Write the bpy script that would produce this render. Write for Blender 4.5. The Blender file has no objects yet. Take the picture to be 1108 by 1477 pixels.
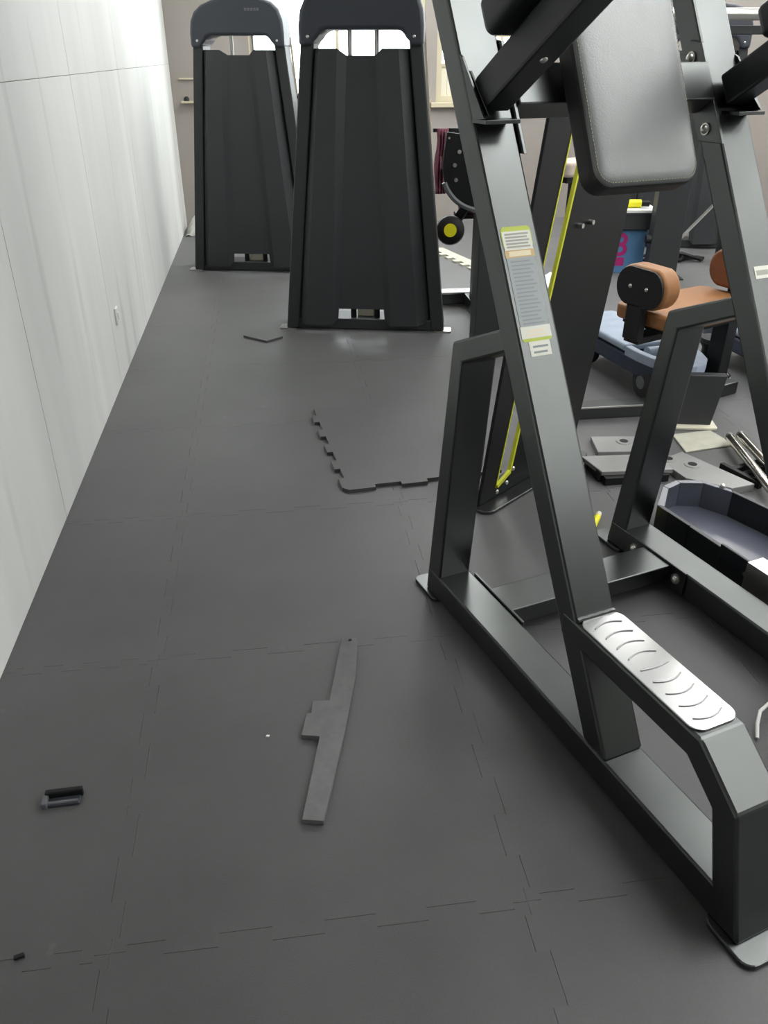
import bpy, bmesh, math, random
from mathutils import Vector, Matrix
random.seed(7)
R = math.radians
scene = bpy.context.scene
C = scene.collection

# ---------------------------------------------------------------- camera
PITCH, YAW, CAM_H = R(29.55), R(7.7), 1.40
cam_d = bpy.data.cameras.new('camera')
cam = bpy.data.objects.new('camera', cam_d)
C.objects.link(cam)
fwd = Vector((math.sin(YAW) * math.cos(PITCH), math.cos(YAW) * math.cos(PITCH), -math.sin(PITCH)))
rgt = Vector((math.cos(YAW), -math.sin(YAW), 0))
up = rgt.cross(fwd)
m = Matrix((rgt, up, -fwd)).transposed().to_4x4()
m.translation = (0, 0, CAM_H)
cam.matrix_world = m
cam_d.sensor_fit = 'VERTICAL'
cam_d.sensor_height = 24.0
cam_d.lens = 24.0 * 1165.0 / 1477.0
cam_d.clip_start = 0.05
scene.camera = cam

# ---------------------------------------------------------------- world, lights, exposure
world = bpy.data.worlds.new('overcast_daylight')
scene.world = world
world.use_nodes = True
bgn = world.node_tree.nodes['Background']
bgn.inputs[0].default_value = (0.93, 0.97, 1.0, 1)
bgn.inputs[1].default_value = 8.0
vs = scene.view_settings
vs.view_transform = 'Standard'
vs.look = 'None'
vs.exposure = 0.0
vs.gamma = 1.0
vs.use_curve_mapping = False
CEIL = 2.95
LAMP_GLOW = 8.8       # emission of the ceiling light panels
# ceiling LED panels (0.6 x 1.2 m): centre x, centre y
LAMPS = ([(x, y) for x in (2.8, 4.1, 5.4) for y in (-1.2, 0.1, 1.6, 3.1, 4.6, 6.1, 7.3)] + [(1.45, 1.5), (2.1, 1.5)] + [(1.5, y) for y in (4.9, 6.2, 7.3)]
         + [(0.55, y) for y in (5.5, 6.8)])

# ---------------------------------------------------------------- materials
def lin(v):
    v /= 255.0
    return v / 12.92 if v <= 0.04045 else ((v + 0.055) / 1.055) ** 2.4
def srgb(r, g, b):
    return (lin(r), lin(g), lin(b), 1)
MATS = {}
def mat(name, col, rough=0.5, metal=0.0, spec=0.5, var=0.0, scale=20.0, stretch=(1, 1, 1), bump=0.0, bscale=200.0, rvar=0.0, coat=0.0):
    M = bpy.data.materials.new(name)
    M.use_nodes = True
    nt = M.node_tree
    b = nt.nodes['Principled BSDF']
    b.inputs['Base Color'].default_value = col
    b.inputs['Roughness'].default_value = rough
    b.inputs['Metallic'].default_value = metal
    b.inputs['Specular IOR Level'].default_value = spec
    b.inputs['Coat Weight'].default_value = coat
    tc = nt.nodes.new('ShaderNodeTexCoord')
    mp = nt.nodes.new('ShaderNodeMapping')
    mp.inputs['Scale'].default_value = stretch
    nt.links.new(tc.outputs['Object'], mp.inputs['Vector'])
    if var > 0 or rvar > 0:
        n = nt.nodes.new('ShaderNodeTexNoise')
        n.inputs['Scale'].default_value = scale
        n.inputs['Detail'].default_value = 6
        nt.links.new(mp.outputs[0], n.inputs['Vector'])
        r = nt.nodes.new('ShaderNodeValToRGB')
        r.color_ramp.elements[0].position = 0.3
        r.color_ramp.elements[1].position = 0.7
        r.color_ramp.elements[0].color = tuple(max(0, c * (1 - var)) for c in col[:3]) + (1,)
        r.color_ramp.elements[1].color = tuple(min(1, c * (1 + var)) for c in col[:3]) + (1,)
        nt.links.new(n.outputs['Fac'], r.inputs['Fac'])
        nt.links.new(r.outputs['Color'], b.inputs['Base Color'])
        if rvar > 0:
            mr = nt.nodes.new('ShaderNodeMapRange')
            mr.inputs['To Min'].default_value = rough - rvar
            mr.inputs['To Max'].default_value = rough + rvar
            nt.links.new(n.outputs['Fac'], mr.inputs['Value'])
            nt.links.new(mr.outputs[0], b.inputs['Roughness'])
    if bump > 0:
        nb = nt.nodes.new('ShaderNodeTexNoise')
        nb.inputs['Scale'].default_value = bscale
        nb.inputs['Detail'].default_value = 3
        nt.links.new(tc.outputs['Object'], nb.inputs['Vector'])
        bp = nt.nodes.new('ShaderNodeBump')
        bp.inputs['Strength'].default_value = bump
        bp.inputs['Distance'].default_value = 0.002
        nt.links.new(nb.outputs['Fac'], bp.inputs['Height'])
        nt.links.new(bp.outputs[0], b.inputs['Normal'])
    MATS[name] = M
    return M

mat('satin_black_paint', (0.114, 0.120, 0.118, 1), 0.31, 1.0, 0.5, var=0.06, scale=6)
mat('matte_black', (0.008, 0.0085, 0.009, 1), 0.5, 0.0, 0.3)
mat('lever_black', (0.008, 0.009, 0.012, 1), 0.42, 0.0, 0.5)
mat('dark_shroud', (0.030, 0.032, 0.035, 1), 0.48, 0.0, 0.5, var=0.08, scale=5, bump=0.08, bscale=400)
mat('shroud_black', (0.005, 0.0055, 0.006, 1), 0.45, 0.0, 0.25, var=0.1, scale=5)
mat('hood_plastic', (0.034, 0.039, 0.050, 1), 0.42, 0.0, 0.5, bump=0.06, bscale=500)
mat('tower_frame_paint', (0.036, 0.038, 0.040, 1), 0.45, 0.2, 0.4)
mat('leather', (0.14, 0.146, 0.146, 1), 0.36, 0.0, 1.0, var=0.12, scale=7, bump=0.18, bscale=260)
mat('leather_side', (0.022, 0.023, 0.022, 1), 0.5, 0.0, 0.4, bump=0.15, bscale=260)
mat('stitch', srgb(150, 150, 130), 0.8)
mat('steel', (0.62, 0.62, 0.61, 1), 0.24, 1.0)
mat('chrome', (0.75, 0.72, 0.66, 1), 0.18, 1.0)
mat('zinc', (0.62, 0.61, 0.58, 1), 0.32, 1.0)
mat('slot_dark', (0.25, 0.25, 0.25, 1), 0.4, 1.0)
mat('yellow_trim', srgb(196, 198, 40), 0.45)
mat('yellow_cap', srgb(236, 228, 20), 0.45)
mat('orange_leather', srgb(146, 100, 60), 0.5, 0.0, 0.4, var=0.1, scale=8, bump=0.1, bscale=250)
mat('brown_leather', srgb(120, 72, 44), 0.5, 0.0, 0.4, var=0.1, scale=8)
mat('blue_plastic', srgb(152, 163, 180), 0.5, 0.0, 0.4, var=0.12, scale=10)
mat('blue_dark', srgb(44, 54, 72), 0.55, var=0.15, scale=12)
mat('tyre', (0.02, 0.02, 0.02, 1), 0.7)
mat('caster_grey', srgb(96, 98, 102), 0.5)
mat('box_blue', srgb(82, 126, 166), 0.6)
mat('pink_print', srgb(172, 30, 110), 0.6)
mat('pink_cloth', srgb(126, 74, 90), 0.85, var=0.2, scale=25)
mat('white_cloth', srgb(214, 214, 228), 0.85, var=0.06, scale=20)
mat('cream', srgb(214, 208, 188), 0.6)
mat('white_plastic', srgb(228, 228, 224), 0.45)
mat('label_white', srgb(226, 226, 214), 0.5)
mat('label_green', srgb(186, 200, 70), 0.5)
mat('label_tan', srgb(206, 176, 120), 0.5)
mat('label_grey', srgb(158, 165, 166), 0.45)
mat('label_ink', srgb(168, 168, 158), 0.6)
mat('label_ink_faint', srgb(142, 149, 150), 0.6)
mat('tan_ink', srgb(236, 222, 190), 0.6)
mat('steel_plate_grey', srgb(140, 140, 138), 0.45, 0.3, var=0.08, scale=10)
mat('tray_blue', (0.075, 0.08, 0.105, 1), 0.25, 0.0, 0.8, var=0.2, scale=4, rvar=0.08)
mat('tray_edge', (0.012, 0.013, 0.016, 1), 0.35)
mat('cardboard_pale', srgb(176, 174, 160), 0.8, var=0.08, scale=20)
mat('scrap_rubber', srgb(104, 104, 104), 0.75, var=0.12, scale=30, bump=0.2, bscale=500)
mat('beige_wall', srgb(192, 178, 166), 0.7, var=0.04, scale=3)
mat('pink_wall', srgb(152, 145, 139), 0.7, var=0.04, scale=3)
mat('frame_beige', srgb(196, 186, 160), 0.6)
mat('ceiling_white', srgb(225, 225, 222), 0.8)
mat('side_wall', srgb(120, 119, 117), 0.7, var=0.03, scale=3)
mat('slab_dark', (0.01, 0.01, 0.01, 1), 0.9)
mat('joint_filler', srgb(196, 196, 192), 0.8)
mat('skirting_dust', srgb(200, 200, 194), 0.9, var=0.15, scale=30)

def plaster():
    M = mat('painted_board', srgb(206, 207, 204), 0.6, 0.0, 0.15)
    nt = M.node_tree; b = nt.nodes['Principled BSDF']
    tc = nt.nodes.new('ShaderNodeTexCoord')
    geo = nt.nodes.new('ShaderNodeNewGeometry')
    mp = nt.nodes.new('ShaderNodeMapping'); mp.inputs['Scale'].default_value = (1, 1.1, 0.16)
    nt.links.new(geo.outputs['Position'], mp.inputs['Vector'])
    n = nt.nodes.new('ShaderNodeTexNoise'); n.inputs['Scale'].default_value = 1.5; n.inputs['Detail'].default_value = 4
    nt.links.new(mp.outputs[0], n.inputs['Vector'])
    r = nt.nodes.new('ShaderNodeValToRGB')
    e = r.color_ramp.elements
    e[0].position = 0.30; e[0].color = srgb(204, 206, 203)
    e[1].position = 0.62; e[1].color = srgb(226, 227, 224)
    nt.links.new(n.outputs['Fac'], r.inputs['Fac'])
    # scuffs, smaller and darker
    mp2 = nt.nodes.new('ShaderNodeMapping'); mp2.inputs['Scale'].default_value = (1, 3.2, 0.35)
    nt.links.new(geo.outputs['Position'], mp2.inputs['Vector'])
    n2 = nt.nodes.new('ShaderNodeTexNoise'); n2.inputs['Scale'].default_value = 2.2; n2.inputs['Detail'].default_value = 3
    nt.links.new(mp2.outputs[0], n2.inputs['Vector'])
    r2 = nt.nodes.new('ShaderNodeValToRGB')
    r2.color_ramp.elements[0].position = 0.26; r2.color_ramp.elements[0].color = (0.82, 0.83, 0.82, 1)
    r2.color_ramp.elements[1].position = 0.40; r2.color_ramp.elements[1].color = (1, 1, 1, 1)
    nt.links.new(n2.outputs['Fac'], r2.inputs['Fac'])
    mx = nt.nodes.new('ShaderNodeMix'); mx.data_type = 'RGBA'; mx.blend_type = 'MULTIPLY'; mx.inputs[0].default_value = 1.0
    nt.links.new(r.outputs[0], mx.inputs[6]); nt.links.new(r2.outputs[0], mx.inputs[7])
    nt.links.new(mx.outputs[2], b.inputs['Base Color'])
plaster()

def rubber():
    M = mat('rubber_tile', (0.075, 0.075, 0.077, 1), 0.48, 0.0, 0.5, bump=0.25, bscale=420)
    nt = M.node_tree; b = nt.nodes['Principled BSDF']
    b.inputs['Sheen Weight'].default_value = 0.30      # sheen added to brighten the far floor at grazing view
    b.inputs['Sheen Roughness'].default_value = 0.45
    geo = nt.nodes.new('ShaderNodeNewGeometry')
    n = nt.nodes.new('ShaderNodeTexNoise'); n.inputs['Scale'].default_value = 2.2; n.inputs['Detail'].default_value = 7; n.inputs['Roughness'].default_value = 0.6
    nt.links.new(geo.outputs['Position'], n.inputs['Vector'])
    r = nt.nodes.new('ShaderNodeValToRGB')
    e = r.color_ramp.elements
    e[0].position = 0.3; e[0].color = (0.057, 0.057, 0.0575, 1)
    e[1].position = 0.72; e[1].color = (0.082, 0.082, 0.0825, 1)
    nt.links.new(n.outputs['Fac'], r.inputs['Fac'])
    # fine speckle
    n2 = nt.nodes.new('ShaderNodeTexNoise'); n2.inputs['Scale'].default_value = 260; n2.inputs['Detail'].default_value = 2
    nt.links.new(geo.outputs['Position'], n2.inputs['Vector'])
    r2 = nt.nodes.new('ShaderNodeMapRange'); r2.inputs['To Min'].default_value = 0.86; r2.inputs['To Max'].default_value = 1.14
    nt.links.new(n2.outputs['Fac'], r2.inputs['Value'])
    oi = nt.nodes.new('ShaderNodeObjectInfo')
    r3 = nt.nodes.new('ShaderNodeMapRange'); r3.inputs['To Min'].default_value = 0.92; r3.inputs['To Max'].default_value = 1.06
    nt.links.new(oi.outputs['Random'], r3.inputs['Value'])
    mu = nt.nodes.new('ShaderNodeMath'); mu.operation = 'MULTIPLY'
    nt.links.new(r2.outputs[0], mu.inputs[0]); nt.links.new(r3.outputs[0], mu.inputs[1])
    # pale dust spots
    v = nt.nodes.new('ShaderNodeTexNoise'); v.inputs['Scale'].default_value = 9.0; v.inputs['Detail'].default_value = 5
    nt.links.new(geo.outputs['Position'], v.inputs['Vector'])
    r4 = nt.nodes.new('ShaderNodeValToRGB')
    r4.color_ramp.elements[0].position = 0.70; r4.color_ramp.elements[0].color = (0, 0, 0, 1)
    r4.color_ramp.elements[1].position = 0.80; r4.color_ramp.elements[1].color = (0.05, 0.05, 0.05, 1)
    nt.links.new(v.outputs['Fac'], r4.inputs['Fac'])
    mx = nt.nodes.new('ShaderNodeMix'); mx.data_type = 'RGBA'; mx.blend_type = 'MULTIPLY'; mx.inputs[0].default_value = 1.0
    nt.links.new(r.outputs[0], mx.inputs[6]); nt.links.new(mu.outputs[0], mx.inputs[7])
    ad = nt.nodes.new('ShaderNodeMix'); ad.data_type = 'RGBA'; ad.blend_type = 'ADD'; ad.inputs[0].default_value = 1.0
    nt.links.new(mx.outputs[2], ad.inputs[6]); nt.links.new(r4.outputs[0], ad.inputs[7])
    nt.links.new(ad.outputs[2], b.inputs['Base Color'])
rubber()

def emis(name, col, s):
    M = bpy.data.materials.new(name); M.use_nodes = True
    b = M.node_tree.nodes['Principled BSDF']
    b.inputs['Base Color'].default_value = (0.8, 0.8, 0.8, 1)
    b.inputs['Emission Color'].default_value = col
    b.inputs['Emission Strength'].default_value = s
    MATS[name] = M
emis('tube_light', (0.99, 1.0, 0.985, 1), LAMP_GLOW)

def glass():
    M = bpy.data.materials.new('window_glass'); M.use_nodes = True
    nt = M.node_tree
    out = nt.nodes['Material Output']
    nt.nodes.remove(nt.nodes['Principled BSDF'])
    t = nt.nodes.new('ShaderNodeBsdfTransparent'); t.inputs[0].default_value = (0.95, 0.97, 0.97, 1)
    g = nt.nodes.new('ShaderNodeBsdfGlossy'); g.inputs['Roughness'].default_value = 0.05
    mx = nt.nodes.new('ShaderNodeMixShader'); mx.inputs[0].default_value = 0.06
    nt.links.new(t.outputs[0], mx.inputs[1]); nt.links.new(g.outputs[0], mx.inputs[2])
    nt.links.new(mx.outputs[0], out.inputs[0])
    MATS['window_glass'] = M
glass()

# ---------------------------------------------------------------- mesh helpers
class MB:
    def __init__(s):
        s.v = []; s.f = []
    def add(s, vs_, fs_):
        o = len(s.v)
        s.v += [tuple(p) for p in vs_]
        s.f += [tuple(i + o for i in q) for q in fs_]
        return s
    def box(s, x0, x1, y0, y1, z0, z1):
        return s.add([(x0, y0, z0), (x1, y0, z0), (x1, y1, z0), (x0, y1, z0), (x0, y0, z1), (x1, y0, z1), (x1, y1, z1), (x0, y1, z1)],
                     [(3, 2, 1, 0), (4, 5, 6, 7), (0, 1, 5, 4), (1, 2, 6, 5), (2, 3, 7, 6), (3, 0, 4, 7)])
    def prism(s, pts, a0, a1, axis='y'):
        """polygon pts extruded from a0 to a1; axis y: pts are (x,z); axis z: (x,y); axis x: (y,z)"""
        def P(p, a):
            return (p[0], a, p[1]) if axis == 'y' else ((p[0], p[1], a) if axis == 'z' else (a, p[0], p[1]))
        n = len(pts)
        return s.add([P(p, a0) for p in pts] + [P(p, a1) for p in pts],
                     [tuple(range(n)), tuple(range(2 * n - 1, n - 1, -1))] + [(i, i + n, (i + 1) % n + n, (i + 1) % n) for i in range(n)])
    def beam(s, p0, p1, w, h, upv=(0, 0, 1)):
        p0, p1 = Vector(p0), Vector(p1)
        d = (p1 - p0).normalized(); x = d.cross(Vector(upv)).normalized(); y = x.cross(d)
        vs_ = [p + x * a * w / 2 + y * b * h / 2 for p in (p0, p1) for a, b in ((-1, -1), (1, -1), (1, 1), (-1, 1))]
        return s.add(vs_, [(0, 1, 2, 3), (7, 6, 5, 4), (0, 4, 5, 1), (1, 5, 6, 2), (2, 6, 7, 3), (3, 7, 4, 0)])
    def cyl(s, p0, p1, r, n=16, r2=None):
        p0, p1 = Vector(p0), Vector(p1)
        r2 = r if r2 is None else r2
        d = (p1 - p0).normalized()
        x = d.orthogonal().normalized(); y = d.cross(x)
        vs_ = [p + (x * math.cos(2 * math.pi * i / n) + y * math.sin(2 * math.pi * i / n)) * q for p, q in ((p0, r), (p1, r2)) for i in range(n)]
        return s.add(vs_, [tuple(range(n - 1, -1, -1)), tuple(range(n, 2 * n))] + [(i, (i + 1) % n, (i + 1) % n + n, i + n) for i in range(n)])
    def dome(s, p0, d, r, hgt, n=14, k=4):
        """bolt head: rounded cap rising from p0 along d"""
        p0, d = Vector(p0), Vector(d).normalized()
        x = d.orthogonal().normalized(); y = d.cross(x)
        rings = []
        for j in range(k):
            a = math.pi / 2 * j / k
            rings.append([p0 + (x * math.cos(2 * math.pi * i / n) + y * math.sin(2 * math.pi * i / n)) * r * math.cos(a) + d * hgt * math.sin(a) for i in range(n)])
        vs_ = [p for q in rings for p in q] + [p0 + d * hgt]
        fs_ = [tuple(range(n - 1, -1, -1))]
        for j in range(k - 1):
            fs_ += [(j * n + i, j * n + (i + 1) % n, (j + 1) * n + (i + 1) % n, (j + 1) * n + i) for i in range(n)]
        fs_ += [((k - 1) * n + i, (k - 1) * n + (i + 1) % n, k * n) for i in range(n)]
        return s.add(vs_, fs_)
    def lathe(s, p0, d, prof, n=20):
        """profile [(along, radius)] turned about the axis p0 + d*along"""
        p0, d = Vector(p0), Vector(d).normalized()
        x = d.orthogonal().normalized(); y = d.cross(x)
        vs_ = [p0 + d * a + (x * math.cos(2 * math.pi * i / n) + y * math.sin(2 * math.pi * i / n)) * r for a, r in prof for i in range(n)]
        k = len(prof)
        fs_ = [tuple(range(n - 1, -1, -1)), tuple(range((k - 1) * n, k * n))]
        for j in range(k - 1):
            fs_ += [(j * n + i, j * n + (i + 1) % n, (j + 1) * n + (i + 1) % n, (j + 1) * n + i) for i in range(n)]
        return s.add(vs_, fs_)
    def tube(s, pts, r, n=8):
        pts = [Vector(p) for p in pts]
        rings = []
        x = None
        for i, p in enumerate(pts):
            d = (pts[min(i + 1, len(pts) - 1)] - pts[max(i - 1, 0)]).normalized()
            x = d.orthogonal().normalized() if x is None else (x - d * x.dot(d)).normalized()
            y = d.cross(x)
            rings.append([p + (x * math.cos(2 * math.pi * k / n) + y * math.sin(2 * math.pi * k / n)) * r for k in range(n)])
        vs_ = [p for q in rings for p in q]
        fs_ = [tuple(range(n - 1, -1, -1)), tuple(range(len(vs_) - n, len(vs_)))]
        for j in range(len(pts) - 1):
            fs_ += [(j * n + k, j * n + (k + 1) % n, (j + 1) * n + (k + 1) % n, (j + 1) * n + k) for k in range(n)]
        return s.add(vs_, fs_)
    def xform(s, M):
        s.v = [tuple(M @ Vector(p)) for p in s.v]
        return s
    def build(s, name, material, parent=None, bevel=0.0, seg=2, smooth=False, loc=None, solid=0.0):
        me = bpy.data.meshes.new(name)
        me.from_pydata(s.v, [], s.f)
        bm = bmesh.new(); bm.from_mesh(me)
        bmesh.ops.recalc_face_normals(bm, faces=bm.faces)
        bm.to_mesh(me); bm.free()
        me.materials.append(MATS[material])
        o = bpy.data.objects.new(name, me)
        C.objects.link(o)
        if parent is not None:
            o.parent = parent
        if loc is not None:
            o.location = loc
        if solid:
            q = o.modifiers.new('thickness', 'SOLIDIFY'); q.thickness = solid; q.offset = -1
        if bevel:
            q = o.modifiers.new('bevel', 'BEVEL'); q.width = bevel; q.segments = seg
            q.limit_method = 'ANGLE'; q.angle_limit = R(35)
            q.harden_normals = False
        if smooth:
            for p in me.polygons:
                p.use_smooth = True
            me.set_sharp_from_angle(angle=R(38))
        return o

def rrect(x0, x1, y0, y1, r, n=5):
    pts = []
    for cx, cy, a0 in ((x1 - r, y1 - r, 0), (x0 + r, y1 - r, 90), (x0 + r, y0 + r, 180), (x1 - r, y0 + r, 270)):
        for i in range(n + 1):
            a = R(a0 + 90 * i / n)
            pts.append((cx + r * math.cos(a), cy + r * math.sin(a)))
    return pts

def empty(name, loc=(0, 0, 0), rz=0.0):
    o = bpy.data.objects.new(name, None)
    o.empty_display_size = 0.1
    C.objects.link(o)
    o.location = loc
    o.rotation_euler = (0, 0, rz)
    return o
def tag(o, label, cat, group=None, kind=None):
    if label: o['label'] = label
    if cat: o['category'] = cat
    if group: o['group'] = group
    if kind: o['kind'] = kind
    return o
def struct(o):
    o['kind'] = 'structure'
    return o
def lab(o, text):
    o['label'] = text
    return o
def copy_tree(o, parent=None):
    c = o.copy(); C.objects.link(c); c.parent = parent
    for ch in list(o.children):
        copy_tree(ch, c)
    return c

# ================================================================ SETTING
XW, YB, XR, YF = -0.765, 8.05, 6.6, -3.2

# floor: slab with interlocking rubber tiles
floor = struct(MB().box(XW - 0.15, XR + 0.1, YF - 0.1, YB + 0.15, -0.12, -0.02).build('floor', 'slab_dark'))
xs = [XW, -0.37, 0.400] + [0.400 + 0.775 * k for k in range(1, 9)]
xs = [x for x in xs if x < XR - 0.2] + [XR]
ys = [0.925 - 0.79 * k for k in range(5, 0, -1)] + [0.925, 1.737, 2.510] + [2.510 + 0.775 * k for k in range(1, 8)]
ys = [YF] + [y for y in ys if YF + 0.2 < y < YB - 0.2] + [YB]
TD, GAP = 0.013, 0.0005
def wave(a, b, lo_edge, hi_edge):
    """square wave offsets along a joint from a to b: list of (position, offset)"""
    if lo_edge or hi_edge:
        return [(a, 0.0), (b, 0.0)]
    n = 8
    w = (b - a) / n
    out = []
    for i in range(n):
        o = TD if i % 2 == 0 else -TD
        p0, p1 = a + i * w, a + (i + 1) * w
        if i == 0: out += [(a, 0.0), (a + 0.028, 0.0)]; p0 = a + 0.028
        if i == n - 1: p1 = b - 0.028
        out += [(p0, o), (p1, o)]
    out += [(b - 0.028, 0.0), (b, 0.0)]
    return out
for i in range(len(xs) - 1):
    for j in range(len(ys) - 1):
        x0, x1, y0, y1 = xs[i], xs[i + 1], ys[j], ys[j + 1]
        cx, cy = (x0 + x1) / 2, (y0 + y1) / 2
        bot = [(p, y0 + o + GAP) for p, o in wave(x0, x1, j == 0, False)]
        top = [(p, y1 + o - GAP) for p, o in wave(x0, x1, False, j == len(ys) - 2)]
        lef = [(x0 + o + GAP, p) for p, o in wave(y0, y1, i == 0, False)]
        rig = [(x1 + o - GAP, p) for p, o in wave(y0, y1, False, i == len(xs) - 2)]
        poly = bot[:-1] + rig[:-1] + top[:0:-1] + lef[:0:-1]
        # clean corners
        poly = [(x - cx, y - cy) for x, y in poly]
        MB().prism(poly, -0.02, 0.0, 'z').build('tile', 'rubber_tile', floor, loc=(cx, cy, 0))

# left wall: boards
wl = struct(MB().box(XW - 0.16, XW - 0.014, YF - 0.1, YB + 0.15, 0.0, CEIL).build('wall_left', 'joint_filler'))
jy = [YF, -2.68, -1.37, -0.065, 1.243, 2.553, 3.861, 5.172, 6.48, 7.79, YB]
jz = [0.0, 1.327, 2.655, CEIL]
for a, b in zip(jy[:-1], jy[1:]):
    for k in range(3):
        MB().box(XW - 0.014, XW, a + 0.0022, b - 0.0022, jz[k] + 0.001, jz[k + 1] - 0.001).build('panel', 'painted_board', wl)

# back wall with two window openings
W1 = (-0.08, 1.45, 1.05, 2.6)
W2 = (1.56, 2.45, 1.02, 2.6)
wb = MB()
wb.box(XW - 0.15, W1[0], YB, YB + 0.15, 0, CEIL)
wb.box(W1[0], W1[1], YB, YB + 0.15, 0, W1[2]).box(W1[0], W1[1], YB, YB + 0.15, W1[3], CEIL)
wb.box(W1[1], W2[0], YB, YB + 0.15, 0, CEIL)
wb.box(W2[0], W2[1], YB, YB + 0.15, 0, W2[2]).box(W2[0], W2[1], YB, YB + 0.15, W2[3], CEIL)
wb.box(W2[1], XR + 0.1, YB, YB + 0.15, 0, CEIL)
struct(wb.build('wall_back', 'pink_wall'))
def window(n, wdw, cols, rows, zsplit=None, y=YB, rz=0.0):
    x0, x1, z0, z1 = wdw
    o = empty('window_%d' % n, ((x0 + x1) / 2, y, z0), rz); struct(o)
    hx = (x1 - x0) / 2; H = z1 - z0
    f = MB()
    for a, b, c, e in ((-hx, hx, 0, 0.05), (-hx, hx, H - 0.05, H), (-hx, -hx + 0.05, 0.05, H - 0.05), (hx - 0.05, hx, 0.05, H - 0.05)):
        f.box(a, b, 0.02, 0.09, c, e)
    f.build('window_frame', 'frame_beige', o)
    MB().box(-hx - 0.05, hx + 0.05, -0.05, 0.02, -0.04, 0.0).build('window_sill', 'frame_beige', o, 0.004)
    zb = 0.05 if zsplit is None else zsplit
    if zsplit is not None:
        # ribbed infill under the panes
        k = 14
        for i in range(k):
            a = -hx + 0.05 + (2 * hx - 0.1) * i / k
            MB().box(a + 0.002, a + (2 * hx - 0.1) / k - 0.002, 0.04, 0.07, 0.05, zsplit - 0.03).build('slat', 'cream', o)
        MB().box(-hx + 0.05, hx - 0.05, 0.03, 0.08, zsplit - 0.03, zsplit).build('transom', 'frame_beige', o)
    for i in range(1, cols):
        a = -hx + 2 * hx * i / cols
        MB().box(a - 0.014, a + 0.014, 0.035, 0.075, zb, H - 0.05).build('mullion', 'frame_beige', o)
    for i in range(1, rows):
        a = zb + (H - zb) * i / rows
        MB().box(-hx + 0.05, hx - 0.05, 0.037, 0.073, a - 0.010, a + 0.010).build('glazing_bar', 'frame_beige', o)
    for i in range(cols):
        for j in range(rows):
            a0 = -hx + 2 * hx * i / cols + 0.012; a1 = -hx + 2 * hx * (i + 1) / cols - 0.012
            c0 = zb + (H - zb) * j / rows + 0.008; c1 = zb + (H - zb) * (j + 1) / rows - 0.008
            MB().box(a0, a1, 0.053, 0.057, c0, c1).build('pane', 'window_glass', o)
window(1, W1, 2, 1)
window(2, W2, 3, 6, 0.31)

struct(MB().box(XR, XR + 0.15, YF, YB, 0, CEIL).build('wall_right', 'ceiling_white'))
struct(MB().box(XW - 0.15, XR + 0.1, YF - 0.15, YF, 0, CEIL).build('wall_front', 'side_wall'))
struct(MB().box(XW - 0.15, XR + 0.15, YF - 0.15, YB + 0.15, CEIL, CEIL + 0.12).build('ceiling', 'ceiling_white'))

# ceiling light panels (above the frame of the photograph, they light the room)
for i, (lx, ly) in enumerate(LAMPS):
    t = tag(empty('ceiling_light', (lx, ly, CEIL)), 'flat white ceiling light panel above the gym floor', 'ceiling light', 'ceiling light panels')
    f = MB()
    for q in ((-0.32, 0.32, -0.62, -0.59), (-0.32, 0.32, 0.59, 0.62), (-0.32, -0.29, -0.59, 0.59), (0.29, 0.32, -0.59, 0.59)):
        f.box(*q, -0.035, 0.0)
    f.build('housing', 'white_plastic', t)
    MB().box(-0.29, 0.29, -0.59, 0.59, -0.025, -0.015).build('diffuser', 'tube_light', t)

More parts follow.
